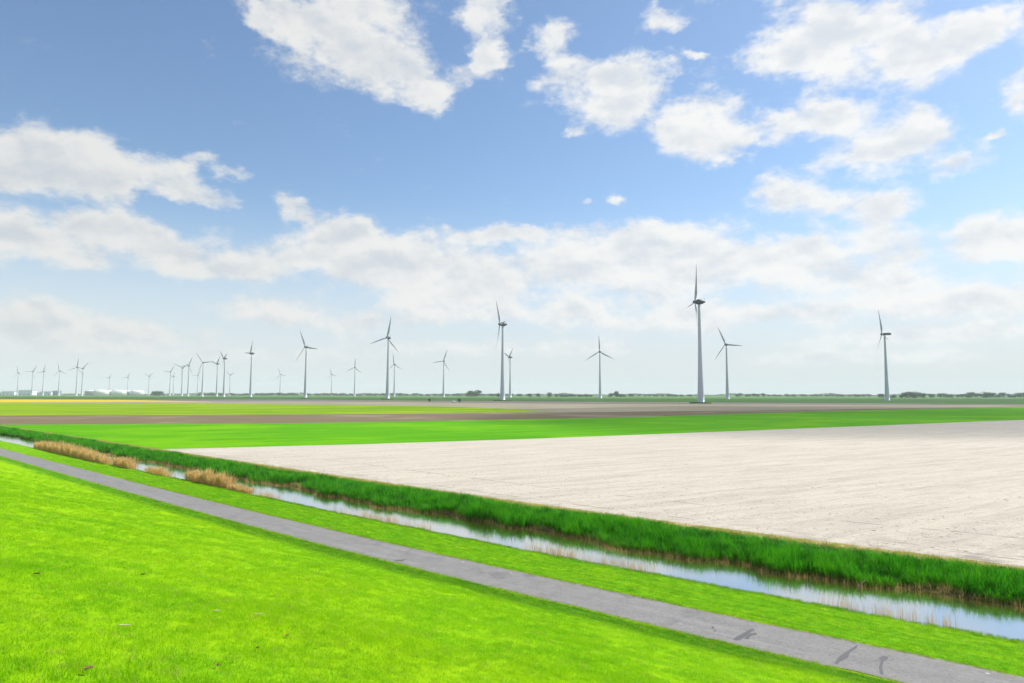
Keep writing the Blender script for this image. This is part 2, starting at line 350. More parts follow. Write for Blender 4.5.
# ------------------------------------------------------------------ builders
def put_mesh(name, verts, faces, mat, parent=None, smooth=False, uv=None):
    me = bpy.data.meshes.new(name); me.from_pydata([tuple(v) for v in verts], [], faces)
    if mat: me.materials.append(mat)
    if smooth: me.polygons.foreach_set('use_smooth', [True] * len(me.polygons))
    if uv is not None:
        l = me.uv_layers.new(name='along'); li = np.empty(len(me.loops), dtype=np.int32); me.loops.foreach_get('vertex_index', li)
        l.data.foreach_set('uv', np.asarray(uv, dtype=np.float32)[li].ravel())
    me.update()
    o = bpy.data.objects.new(name, me); col.objects.link(o); o.parent = parent
    return o
def tag(o, label=None, cat=None, group=None, kind=None):
    for k, v in (('label', label), ('category', cat), ('group', group), ('kind', kind)):
        if v: o[k] = v
    return o
def lathe(profile, seg=24, cap=True):
    V, Fc = [], []
    for r, z in profile:
        for i in range(seg):
            a = 2 * math.pi * i / seg; V.append((r * math.cos(a), r * math.sin(a), z))
    for j in range(len(profile) - 1):
        for i in range(seg):
            k = (i + 1) % seg; Fc.append((j * seg + i, j * seg + k, (j + 1) * seg + k, (j + 1) * seg + i))
    if cap:
        Fc.append(tuple(range(seg))[::-1]); Fc.append(tuple((len(profile) - 1) * seg + i for i in range(seg)))
    return V, Fc

# ------------------------------------------------------------------ the dike and what runs along it
ES = np.array([-0.796, 0.605]); EN = np.array([0.605, 0.796])
def bend(s):
    s = np.asarray(s, dtype=float) - 25.0
    return 0.0535 * (np.sqrt(s * s + 625.0) + s) - 0.65
def world_xy(s, n):
    s = np.asarray(s, float); n = np.asarray(n, float) + bend(s)
    return s * ES[0] + n * EN[0], s * ES[1] + n * EN[1]
PROF = [(-900, .3), (-46, .3), (-9, 8.6), (-5, 8.75), (-2.2, 8.0), (0, 7.3), (12, 3.78), (20, 1.42), (23.2, .46), (24.6, .07), (25.0, .0),
        (27.95, .0), (28.4, -.03), (31.5, -.36), (34.0, -.68), (34.7, -.80), (35.3, -1.1), (36.0, -1.35), (38.6, -1.35), (39.5, -1.0), (40.2, -.82), (41.0, -.60), (43.2, -.06), (44.0, 0.0)]
PN = np.array([p[0] for p in PROF], float); PZ = np.array([p[1] for p in PROF], float)
def smooth_z(n):
    n = np.asarray(n, float); return sum(np.interp(n + d, PN, PZ) for d in (-.25, 0, .25)) / 3
def wob(x, y, k=0):
    return (np.sin(x * .9 + k) * np.sin(y * 1.1 + 2 * k) + .6 * np.sin(x * 2.3 + 1.7 + k) * np.sin(y * 1.9 - k) + .4 * np.sin(x * .31 - y * .27 + k))
def land_z(s, n):
    z = smooth_z(n)
    rough = np.interp(n, [-50, -9, 20, 24.4, 25, 28, 29, 34, 36, 44], [.1, .05, .05, .015, 0, 0, .015, .04, .05, 0])
    return z + rough * wob(np.asarray(s), np.asarray(n))
S_ALL = np.unique(np.concatenate([np.linspace(-9000, -300, 12), np.linspace(-300, -40, 27), np.arange(-40, 80, 1.0), np.arange(80, 220, 2.5), np.linspace(220, 700, 60), np.linspace(700, 9000, 24)]))
def sweep(name, ns, mat, dz=0.0, zfun=land_z, wobble=None, s=S_ALL, smooth=True):
    ns = np.asarray(ns, float); SS, NN = np.meshgrid(s, ns, indexing='ij')
    if wobble is not None: NN = NN + wobble(SS, NN)
    X, Y = world_xy(SS, NN); Z = zfun(SS, NN) + dz
    a, b = SS.shape; V = np.stack([X, Y, Z], -1).reshape(-1, 3)
    idx = np.arange(a * b).reshape(a, b)
    Fc = np.stack([idx[:-1, :-1], idx[:-1, 1:], idx[1:, 1:], idx[1:, :-1]], -1).reshape(-1, 4)
    return put_mesh(name, V, Fc.tolist(), mat, smooth=smooth, uv=np.stack([SS, NN], -1).reshape(-1, 2))
tag(sweep('foreland', [-900, -300, -100, -46], M['meadow'], s=S_ALL[::3]), kind='structure')
tag(sweep('dike_slope', np.concatenate([np.linspace(-46, -9, 8), np.linspace(-8.5, 24, 60), [24.4, 24.8, 25.03]]), M['turf']), kind='structure')
edge_w = lambda S, N: np.where(np.abs(N - 26.48) > 1.3, .05 * np.sin(S * 1.7 + N) + .06 * np.sin(S * .53 + 2 * N) + .045 * np.sin(S * 2.9 + N), 0)
path = tag(sweep('path', [24.98, 25.1, 26, 26.5, 27, 27.9, 28.0], M['asphalt'], dz=.012, wobble=edge_w), kind='structure')
tag(sweep('path_bed', [24.9, 25.03, 27.93, 28.1], M['turf'], dz=-.01), kind='structure')
tag(sweep('grass_verge', np.concatenate([[27.93, 28.1], np.linspace(28.4, 34.2, 16), np.linspace(34.4, 35.4, 6)]), M['turf']), kind='structure')
tag(sweep('canal_bed', [35.4, 36, 37, 38.6, 39.1], M['mud']), kind='structure')
tag(sweep('canal_bank', [39.1, 39.5, 40, 40.6, 41.2, 42, 43, 43.6, 44.0], M['bank']), kind='structure')
flat = lambda S, N: np.zeros_like(N)
tag(sweep('canal_water', np.linspace(34.2, 41.0, 8), M['water'], zfun=lambda S, N: np.full_like(N, -.8)), kind='structure')
tag(sweep('ground', [43.99, 60, 120, 300, 800, 2500, 9000], M['meadow'], dz=-.03, zfun=flat, s=S_ALL), kind='structure')
tag(sweep('field_margin', [43.6, 44.2, 44.8, 45.6], M['margin'], dz=.012, zfun=flat), kind='structure')

# ------------------------------------------------------------------ the fields
EDGE = 45.5
def to_sn(p):
    s = p[0] * ES[0] + p[1] * ES[1]; n = p[0] * EN[0] + p[1] * EN[1]
    return s, n - float(bend(s))
def line_pts(pts, ext=1.7):
    """a field boundary through ground points, carried left to the canal edge and right past the view"""
    P = [np.array(ground(*q)[:2]) for q in pts]
    d = P[0] - P[min(1, len(P) - 1)]; d /= np.linalg.norm(d); a = P[0].copy()
    while to_sn(a)[1] > EDGE: a = a + d * .5
    if to_sn(P[0])[1] < EDGE:
        a = P[0].copy()
        while to_sn(a)[1] < EDGE: a = a - d * .5
    e = P[-1] - P[-2]; b = P[-1] + e * ext
    return [a] + [p for p in P if to_sn(p)[1] > EDGE] + [b]
def resample(P, k=24):
    P = np.array(P); L = np.concatenate([[0], np.cumsum(np.linalg.norm(np.diff(P, axis=0), axis=1))])
    u = np.linspace(0, 1, k) ** 1.6 * L[-1]
    return np.stack([np.interp(u, L, P[:, 0]), np.interp(u, L, P[:, 1])], 1)
def field(name, A, B, mat, z):
    A, B = resample(A), resample(B); V, Fc, uv = [], [], []
    K = 6
    for i in range(len(A)):
        for j in range(K + 1):
            p = A[i] + (B[i] - A[i]) * j / K
            s, n = to_sn(p)
            if n < EDGE:
                x, y = world_xy(s, EDGE); p = np.array([float(x), float(y)]); n = EDGE
            V.append((p[0], p[1], z)); uv.append((s, n))
    for i in range(len(A) - 1):
        for j in range(K):
            q = i * (K + 1) + j; Fc.append((q, q + K + 1, q + K + 2, q + 1))
    return tag(put_mesh(name, V, Fc, mat, uv=uv), kind='structure')
L_white = line_pts([(190, 448.6), (350, 444.6), (512, 439.6), (760, 430.2), (1024, 419.8)])
L_wheat = line_pts([(50, 424.6), (256, 423.8), (400, 421.6), (512, 419.8), (640, 417.2), (768, 412.9), (900, 409.6), (1024, 407.4)])
L_brown = line_pts([(0, 415.6), (300, 414.6), (512, 412.8), (640, 411.5), (768, 410.2), (900, 408.3), (1024, 406.5)])
L_green = [np.array(ground(*q)[:2]) for q in [(-60, 402.6), (0, 402.6), (240, 403.9), (420, 406), (505, 408.6), (540, 410.8)]]
L_grey = line_pts([(-60, 400.5), (140, 401.2), (330, 401.5), (600, 404.2), (1024, 405.6)], .6)
L_beige = line_pts([(-60, 399.4), (0, 399.4), (300, 399.6), (500, 401.2), (700, 402.4), (1024, 404.2)], .6)
L_dark = line_pts([(-60, 396.4), (0, 396.5), (300, 397.2), (600, 398.4), (1024, 398.6)], .6)
# bare field: follows the canal edge in front
cs = np.concatenate([np.linspace(to_sn(L_white[0])[0], -60, 60), np.linspace(-70, -420, 10)])
x, y = world_xy(cs, np.full_like(cs, EDGE - .1)); front = np.stack([x, y], 1)
back = np.array(L_white); bl = np.linspace(0, 1, len(cs)) ** 1.5
LL = np.concatenate([[0], np.cumsum(np.linalg.norm(np.diff(back, axis=0), axis=1))])
back = np.stack([np.interp(bl * LL[-1], LL, back[:, 0]), np.interp(bl * LL[-1], LL, back[:, 1])], 1)
V, Fc, uv = [], [], []; K = 10
for i in range(len(cs)):
    for j in range(K + 1):
        p = front[i] + (back[i] - front[i]) * (j / K) ** 1.5; V.append((p[0], p[1], .02)); uv.append(to_sn(p))
for i in range(len(cs) - 1):
    for j in range(K):
        q = i * (K + 1) + j; Fc.append((q, q + K + 1, q + K + 2, q + 1))
tag(put_mesh('bare_field', V, Fc, M['clay'], uv=uv), kind='structure')
field('wheat_field', L_white, L_wheat, M['young_wheat'], .03)
field('ploughed_field', L_wheat, L_brown, M['plough'], .02)
field('stubble_field', L_brown, L_grey, M['stubble'], .02)
cut = np.array(ground(548, 412.0)[:2])
lo = [L_brown[0], np.array(ground(0, 415.4)[:2]), np.array(ground(300, 414.5)[:2]), cut]
field('green_crop_field', lo, [L_green[0]] + L_green[1:] + [cut + np.array([1., 1.])], M['lime_crop'], .05)
field('grey_ploughed_field', L_grey, L_beige, M['plough_grey'], .02)
ra = [np.array(ground(px, py)[:2]) for px, py in [(-60, 402.5), (0, 402.4), (128, 401.8), (215, 402.2)]]
rb = [np.array(ground(px, py)[:2]) for px, py in [(-60, 399.4), (0, 399.4), (118, 399.9), (205, 401.6)]]
field('rapeseed_field', ra, rb, M['rapeseed'], .06)
field('dark_crop_field', L_beige, L_dark, M['dark_crop'], .02)

# tar repairs on the path
def tar_patch(pts, label):
    V = [ground(px, py, .0) for px, py in pts]
    o = put_mesh('tar_patch', [(v.x, v.y, .018) for v in V], [tuple(range(len(V)))[::-1]], M['tar'], path)
    return o
for q in ([(731,641),(737,637),(746,632),(752,629),(755,630),(750,633),(744,638),(741,640),(736,642)],
          [(744,639),(749,634),(756,633),(757,635),(751,636),(748,640)],
          [(826,663),(834,664),(839,657),(848,651),(851,649),(858,645),(857,648),(850,653),(848,658),(840,662),(837,666),(828,665)],
          [(879,658),(884,656),(889,658),(886,661),(881,661)],
          [(881,661),(884,661),(882,668),(884,675),(880,675),(879,668)],
          [(394,560),(400,560),(407,559.5),(402,561.5),(396,561.5)],
          [(712,627),(714,627),(714,629),(712,629)],[(714,630),(716,630),(716,632),(714,632)]):
    tar_patch(q, '')

# ------------------------------------------------------------------ grass and reeds (scattered tufts)
hidden = bpy.data.collections.new('plant_parts')
def tuft_mesh(name, mat, blades, rad, h0, h1, w, lean, seg=2, seed=0):
    r = random.Random(seed); V, Fc = [], []
    for _ in range(blades):
        a = r.uniform(0, 6.283); d = rad * math.sqrt(r.random()); bx, by = d * math.cos(a), d * math.sin(a)
        h = r.uniform(h0, h1); la = r.uniform(0, 6.283); ln = r.uniform(.2, 1) * lean * h; f = r.uniform(0, 3.1416); ww = w * r.uniform(.7, 1.2)
        wx, wy = math.cos(f) * ww / 2, math.sin(f) * ww / 2; b0 = len(V)
        for k in range(seg + 1):
            u = k / seg; cx = bx + math.cos(la) * ln * u * u; cyy = by + math.sin(la) * ln * u * u; z = h * u * (1 - .12 * lean * u)
            if k < seg:
                q = 1 - .55 * u; V += [(cx - wx * q, cyy - wy * q, z), (cx + wx * q, cyy + wy * q, z)]
            else: V.append((cx, cyy, z))
        for k in range(seg - 1): Fc.append((b0 + 2 * k, b0 + 2 * k + 1, b0 + 2 * k + 3, b0 + 2 * k + 2))
        Fc.append((b0 + 2 * seg - 2, b0 + 2 * seg - 1, b0 + 2 * seg))
    me = bpy.data.meshes.new(name); me.from_pydata(V, [], Fc); me.materials.append(mat)
    return me
def tuft_set(name, count, *args, **kw):
    c = bpy.data.collections.new(name)
    for i in range(count):
        o = bpy.data.objects.new(name, tuft_mesh(name, *args, seed=i * 13 + 5, **kw)); c.objects.link(o)
    return c
def scatter(name, pts, rot, scl, coll, kind='stuff', parent=None):
    me = bpy.data.meshes.new(name); n = len(pts); me.vertices.add(n); me.vertices.foreach_set('co', np.asarray(pts, np.float32).ravel())
    a = me.attributes.new('rot', 'FLOAT_VECTOR', 'POINT'); a.data.foreach_set('vector', np.asarray(rot, np.float32).ravel())
    a = me.attributes.new('scl', 'FLOAT_VECTOR', 'POINT'); a.data.foreach_set('vector', np.asarray(scl, np.float32).ravel())
    me.update()
    o = bpy.data.objects.new(name, me); col.objects.link(o); o.parent = parent
    g = bpy.data.node_groups.new(name + '_nodes', 'GeometryNodeTree')
    g.interface.new_socket('Geometry', in_out='INPUT', socket_type='NodeSocketGeometry'); g.interface.new_socket('Geometry', in_out='OUTPUT', socket_type='NodeSocketGeometry')
    N = g.nodes; i = N.new('NodeGroupInput'); oo = N.new('NodeGroupOutput'); ip = N.new('GeometryNodeInstanceOnPoints'); ci = N.new('GeometryNodeCollectionInfo')
    ci.inputs['Collection'].default_value = coll; ci.inputs['Separate Children'].default_value = True; ci.inputs['Reset Children'].default_value = True
    g.links.new(i.outputs[0], ip.inputs['Points']); g.links.new(ci.outputs[0], ip.inputs['Instance']); ip.inputs['Pick Instance'].default_value = True
    for nm, sk in (('rot', 'Rotation'), ('scl', 'Scale')):
        na = N.new('GeometryNodeInputNamedAttribute'); na.data_type = 'FLOAT_VECTOR'; na.inputs[0].default_value = nm; g.links.new(na.outputs[0], ip.inputs[sk])
    g.links.new(ip.outputs[0], oo.inputs[0])
    md = o.modifiers.new('scatter', 'NODES'); md.node_group = g
    if kind: o['kind'] = kind
    return o
def visible(x, y, pad=1.10):
    return (y > 2) & (np.abs(x) < y * .75 * pad + 1.5)
def sn_points(n_try, s0, s1, n0, n1, dens=None):
    s = rng.uniform(s0, s1, n_try); n = rng.uniform(n0, n1, n_try); x, y = world_xy(s, n)
    ok = visible(x, y)
    if dens is not None: ok &= rng.random(n_try) < dens(np.hypot(x, y), s, n)
    return s[ok], n[ok], x[ok], y[ok]
def upright(n, tilt=.15):
    return np.stack([rng.normal(0, tilt, n), rng.normal(0, tilt, n), rng.uniform(0, 6.283, n)], 1)

lawn = tuft_set('grass_tuft', 6, M['grass_blade'], 26, .10, .025, .075, .0055, .9)
def lawn_density(d, s, n):
    return np.minimum(1, (11.0 / np.maximum(d, 1)) ** 1.7) * np.clip((85 - s) / 45, 0, 1)
PER = 170
s, n, x, y = sn_points(int(PER * 105 * 33), -18, 87, -8, 24.9, lawn_density)
z = land_z(s, n); d = np.hypot(x, y)
sc1 = rng.uniform(.75, 1.25, len(s)) * (1 + np.clip((d - 10) / 40, 0, .8)); 
print('lawn tufts', len(s))
hmul = .8 + .35 * wob(s * .7, n * .7, 1.3) * .5
o = scatter('dike_grass', np.stack([x, y, z - .004], 1), upright(len(s)), np.stack([sc1, sc1, sc1 * np.clip(hmul, .45, 1.3)], 1), lawn)
tag(o, 'short bright lime green grass covering the dike slope', 'grass')
s, n, x, y = sn_points(52000, -6, 125, 28.0, 34.9, lambda d, s, n: np.clip((125 - s) / 75, 0, 1))
z = land_z(s, n); sc1 = rng.uniform(.8, 1.4, len(s))
o = scatter('verge_grass', np.stack([x, y, z - .004], 1), upright(len(s)), np.stack([sc1 * 1.4, sc1 * 1.4, sc1 * np.where(n > 34.0, 1.9, .9)], 1), lawn)
tag(o, 'mown green grass on the verge between the path and the canal', 'grass')
# ragged grass along both path edges
s = rng.uniform(-6, 75, 5000); n = np.where(rng.random(5000) < .5, 24.95 + rng.normal(0, .07, 5000), 28.02 + rng.normal(0, .07, 5000)); x, y = world_xy(s, n)
sc1 = rng.uniform(.7, 1.3, 5000)
tag(scatter('path_edge_grass', np.stack([x, y, np.zeros(5000)], 1), upright(5000, .3), np.stack([sc1] * 3, 1), lawn), 'ragged grass growing over both edges of the path', 'grass')

reeds = tuft_set('reed_tuft', 5, M['reed_leaf'], 16, .20, .35, 1.25, .036, .40, seg=3)
def reed_line(s):   # uneven foot of the reed bed
    return 39.75 + .55 * np.sin(s * .21 + 1) + .45 * np.sin(s * .53) + .35 * np.sin(s * 1.3 + 2)
s = np.concatenate([rng.uniform(-8, 60, 15000), rng.uniform(60, 260, 14000), rng.uniform(260, 700, 4000)]); n = rng.uniform(38.9, 43.9, len(s))
x, y = world_xy(s, n); ok = visible(x, y) & (n > reed_line(s)); s, n, x, y = s[ok], n[ok], x[ok], y[ok]
z = np.maximum(land_z(s, n), -.85)
hh = np.interp(n, [39, 40, 41, 42, 43, 43.9], [.62, .78, .74, .62, .42, .22]) * (1 + .26 * wob(s * .35, n * .8, .7) + .16 * wob(s * 1.6, n * 2.2, 2.1)) * rng.uniform(.6, 1.3, len(s))
far = 1 + np.clip((s - 60) / 200, 0, 1.2)
tag(scatter('reed_bed', np.stack([x, y, z - .03], 1), upright(len(s), .08), np.stack([far, far, np.clip(hh, .2, 1.5)], 1), reeds), 'dense dark green reeds along the far bank of the canal', 'reeds')
# dry stems at the near waterline and at the foot of the reed bed
stems = tuft_set('dry_stem', 4, M['dry_reed'], 5, .16, .35, .95, .012, .18, seg=2)
def clump_density(s): return np.clip(.25 + .75 * np.sin(s * .33 + .6) + .5 * np.sin(s * 1.1), 0, 1)
s = rng.uniform(3, 60, 1500); n = 34.75 + np.abs(rng.normal(0, .42, 1500)); ok = rng.random(1500) < clump_density(s); s, n = s[ok], n[ok]; x, y = world_xy(s, n)
tag(scatter('dry_reed_stems', np.stack([x, y, np.maximum(land_z(s, n), -.86)], 1), upright(len(s), .08), np.stack([np.ones(len(s))] * 2 + [rng.uniform(.5, 1.1, len(s))], 1), stems), 'sparse dry reed stems standing in the water along the near bank', 'reeds')
s = rng.uniform(-5, 120, 2600); n = reed_line(s) - np.abs(rng.normal(0, .22, 2600)); x, y = world_xy(s, n)
tag(scatter('old_reed_stubble', np.stack([x, y, np.maximum(land_z(s, n), -.86)], 1), upright(len(s), .15), np.stack([np.ones(len(s))] * 2 + [rng.uniform(.25, .6, len(s))], 1), stems), 'brown stubble of old reeds at the foot of the green reed bed', 'reeds')
straw = tuft_set('straw_tuft', 4, M['straw_grass'], 16, .16, .12, .34, .010, .7)
s = rng.uniform(-8, 200, 7000); n = 44.1 + rng.normal(0, .33, 7000); x, y = world_xy(s, n); sc1 = rng.uniform(.5, 1.3, 7000)
tag(scatter('margin_grass', np.stack([x, y, np.zeros(7000)], 1), upright(7000, .2), np.stack([sc1 * 1.4, sc1 * 1.4, sc1], 1), straw), 'pale dry grass on the field margin behind the reeds', 'grass')

# dry clods on the near part of the bare field
clods = bpy.data.collections.new('clods')
for i in range(4):
    bm = bmesh.new(); bmesh.ops.create_icosphere(bm, subdivisions=1, radius=1.0); r_ = random.Random(i)
    for v in bm.verts: v.co *= r_.uniform(.65, 1.2); v.co.z *= .6
    me = bpy.data.meshes.new('clod'); bm.to_mesh(me); bm.free(); me.materials.append(M['clay']); clods.objects.link(bpy.data.objects.new('clod', me))
s = rng.uniform(-25, 95, 60000); n = 45.7 + rng.gamma(1.3, 11, 60000); x, y = world_xy(s, n)
fy_ = -.485 * x + .875 * y; row_ = .5 + .5 * np.sin(fy_ * 2.1 + .6 * np.sin(x * .1)) * np.sin(fy_ * .37 + 1)
bl_p = np.array(L_white[0]); ed_ = np.array(L_white[1]) - bl_p; nn_ = np.array([-ed_[1], ed_[0]]) / np.linalg.norm(ed_)
ok = visible(x, y) & (rng.random(60000) < .06 + .60 * row_ ** 2) & ((x - bl_p[0]) * nn_[0] + (y - bl_p[1]) * nn_[1] < -6)
s, n, x, y = s[ok], n[ok], x[ok], y[ok]; k_ = rng.gamma(2.2, .011, len(s)) + .012
tag(scatter('soil_clods', np.stack([x, y, np.full(len(s), .02)], 1), np.stack([np.zeros(len(s))] * 2 + [rng.uniform(0, 6.28, len(s))], 1), np.stack([k_ * rng.uniform(.9, 1.8, len(s)), k_, k_ * .7], 1), clods), 'dry pale soil clods strewn over the bare field', 'clods')

# golden reed clumps by the near waterline
def gold_clump(px0, px1, pyl, pyr, hgt, dens, label):
    a = ground(px0, pyl, -.8); b = ground(px1, pyr, -.8); c0 = (a + b) / 2
    L = (b - a).length; r = random; V, Fc = [], []
    for _ in range(int(L * dens * 15)):
        u = r.betavariate(1.1, 1.1); w = abs(r.gauss(0, .55)); f = .55 + .45 * math.sin(min(max(u, .03), .97) * math.pi) ** .5
        bx = a.x + (b.x - a.x) * u + EN[0] * w - c0.x; by = a.y + (b.y - a.y) * u + EN[1] * w - c0.y
        h = hgt * f * min(1.25, r.uniform(.35, 1.0) + abs(r.gauss(0, .13))) * (.84 + .16 * math.sin(u * L * 1.7) + .08 * math.sin(u * L * 4.1)); lx, ly = r.gauss(.05, .14) * h, r.gauss(0, .14) * h
        fa = r.uniform(0, 3.14); wd = r.uniform(.008, .016); wx, wy = math.cos(fa) * wd, math.sin(fa) * wd; b0 = len(V)
        for k, (q, ww) in enumerate(((0, 1), (.55, .8), (.86, 1.7))):
            V += [(bx + lx * q * q - wx * ww, by + ly * q * q - wy * ww, h * q - .05), (bx + lx * q * q + wx * ww, by + ly * q * q + wy * ww, h * q - .05)]
        V.append((bx + lx, by + ly, h - .05)); Fc += [(b0, b0 + 1, b0 + 3, b0 + 2), (b0 + 2, b0 + 3, b0 + 5, b0 + 4), (b0 + 4, b0 + 5, b0 + 6)]
    o = put_mesh('reed_clump', V, Fc, M['dry_reed']); o.location = (c0.x, c0.y, -.8)
    tag(o, label, 'reeds', 'golden reed clumps along the canal')
gold_clump(33, 105, 448.6, 465.8, 1.95, 16, 'long golden dry reed clump beside the canal, farthest left and largest')
gold_clump(112, 129, 466.5, 470.5, 1.6, 18, 'short rounded golden reed clump just right of the longest clump')
gold_clump(143, 166, 473.0, 477.8, 1.15, 9, 'thin low golden reed patch standing before bright water')
gold_clump(184, 228, 480.5, 488.8, 1.6, 17, 'golden reed clump nearest the path bend, right of the thin patch')
gold_clump(226, 246, 489.0, 493.0, .65, 22, 'low tawny fringe of reeds at the right end of the golden clumps')

# ------------------------------------------------------------------ wind turbines
def tower_profile(r0, r1, h, flare=.55):
    out = []
    for k in range(15):
        u = k / 14; out.append((r1 + (r0 - r1) * ((1 - u) ** 1.0 * (1 - flare) + (1 - u) ** 2.6 * flare), h * u))
    return out
tw_me = put_mesh('tower', *lathe([(4.1, 0), (4.1, .5)] + [(r, z + .5) for r, z in tower_profile(3.5, 1.25, 97.4)], 28), M['tower_paint'], smooth=True)
def egg(n=20, seg=20):
    prof = []
    for k in range(n + 1):   # along the axis: spinner side first
        u = k / n; y = -2.6 + 9.2 * u
        r = 2.75 * math.sin(math.pi * min(1, (u + .16) / 1.16) ** .72) ** .75 if u < 1 else .02
        prof.append((max(r, .05), y))
    V, Fc = lathe(prof, seg); return [(x, z, y2) for x, y2, z in V], Fc
V, Fc = egg(); V = [(x, y, z) for x, y, z in V]
eg_me = put_mesh('nacelle', V, [f[::-1] for f in Fc], M['nacelle_backlit_paint'], smooth=True)
bm = bmesh.new(); bmesh.ops.create_cube(bm, size=1.0)
for v in bm.verts:
    v.co = Vector((v.co.x * 3.6, v.co.y * 11 + 3.2, v.co.z * 3.8))
    if v.co.y > 5: v.co.z = v.co.z * .8 + .3
bmesh.ops.bevel(bm, geom=bm.edges[:], offset=.5, segments=2, affect='EDGES')
me = bpy.data.meshes.new('nacelle'); bm.to_mesh(me); bm.free(); me.materials.append(M['nacelle_backlit_paint'])
bx_me = bpy.data.objects.new('nacelle', me)
mast = put_mesh('wind_sensor', [(.12 * a, 5 + .12 * b, c) for c in (1.5, 4.0) for a, b in ((-1, -1), (1, -1), (1, 1), (-1, 1))] + [(-.9, 5, 3.6), (.9, 5, 3.6), (.9, 5, 3.8), (-.9, 5, 3.8)],
                [(0, 1, 5, 4), (1, 2, 6, 5), (2, 3, 7, 6), (3, 0, 4, 7), (4, 5, 6, 7), (8, 9, 10, 11)], M['nacelle_backlit_paint'])
V, Fc = lathe([(.05, 2.2), (.7, 2.0), (1.25, 1.5), (1.6, .6), (1.75, -.4), (1.7, -1.2)], 20)
hb_me = put_mesh('rotor_hub', [(x, -z, y) for x, y, z in V], Fc, M['nacelle_backlit_paint'], smooth=True)
def blade(length, root=1.0):
    V, Fc = [], []; K = 14; seg = 10
    for k in range(K + 1):
        u = k / K; ch = (1.5 + 1.9 * min(1, u / .18)) if u < .18 else 3.4 * max(0, 1 - (u - .18) / .82) ** .85 + .28; ch *= root
        th = max(.10, (1.3 if u < .06 else .62 * (1 - u) ** 1.2 + .08)); tw = R(24) * (1 - u) ** 2 + R(22)
        for i in range(seg):
            a = 2 * math.pi * i / seg; xx = ch * (.5 * math.cos(a) + .18 * min(1, u / .15)); yy = th * .5 * math.sin(a)
            V.append((xx * math.cos(tw) - yy * math.sin(tw), xx * math.sin(tw) + yy * math.cos(tw) - 1.4 * u * u, 1.2 + (length - 1.2) * u))
    for k in range(K):
        for i in range(seg):
            j = (i + 1) % seg; Fc.append((k * seg + i, k * seg + j, (k + 1) * seg + j, (k + 1) * seg + i))
    Fc.append(tuple(range(K * seg, K * seg + seg)))
    return V, Fc
bl_me = put_mesh('blade', *blade(35.5), M['blade_paint'], smooth=True)
bl2_me = put_mesh('blade', *blade(40.0, .95), M['blade_paint'], smooth=True)
protos = {k: o.data for k, o in dict(tower=tw_me, egg=eg_me, box=bx_me, sensor=mast, hub=hb_me, blade=bl_me, blade2=bl2_me).items()}
for o in (tw_me, eg_me, bx_me, mast, hb_me, bl_me, bl2_me): bpy.data.objects.remove(o)
def child(name, me, parent, loc=(0, 0, 0), rot=(0, 0, 0)):
    o = bpy.data.objects.new(name, me); col.objects.link(o); o.parent = parent; o.location = loc; o.rotation_euler = rot; return o
HUB = 100.0
def turbine(px, hy, psi, ix, iy, kind, label, near=False):
    r = view_ray(px, hy); t = (HUB - HCAM) / r.z; X, Y = r.x * t, r.y * t
    A = math.atan2(X, Y); ps = R(psi)
    ux, uy = -math.sin(A), -math.cos(A); rx, ry = math.cos(A), -math.sin(A)
    hx, hyv = math.cos(ps) * rx + math.sin(ps) * ux, math.cos(ps) * ry + math.sin(ps) * uy
    cp = math.cos(ps); cp = cp if abs(cp) > .12 else math.copysign(.12, cp)
    th = math.atan2(ix / cp, iy) if kind != 'd' else R(ix)
    root = bpy.data.objects.new('wind_turbine', None); col.objects.link(root); root.empty_display_size = 5
    root.location = (X, Y, 0); root.rotation_euler = (0, 0, math.atan2(hyv, hx))
    child('tower', protos['tower'], root)
    nac = child('nacelle', protos['box' if kind == 'b' else 'egg'], root, (0, 0, HUB))
    if near: child('wind_sensor', protos['sensor'], nac)
    hub = child('rotor_hub', protos['hub'], root, (0, -4.0, HUB), (0, th, 0))
    for k in range(3): child('blade', protos['blade' if kind == 'e' else 'blade2'], hub, (0, 0, 0), (0, 2 * math.pi * k / 3, 0))
    tag(root, label, 'wind turbine', 'wind turbines across the fields')
    return root
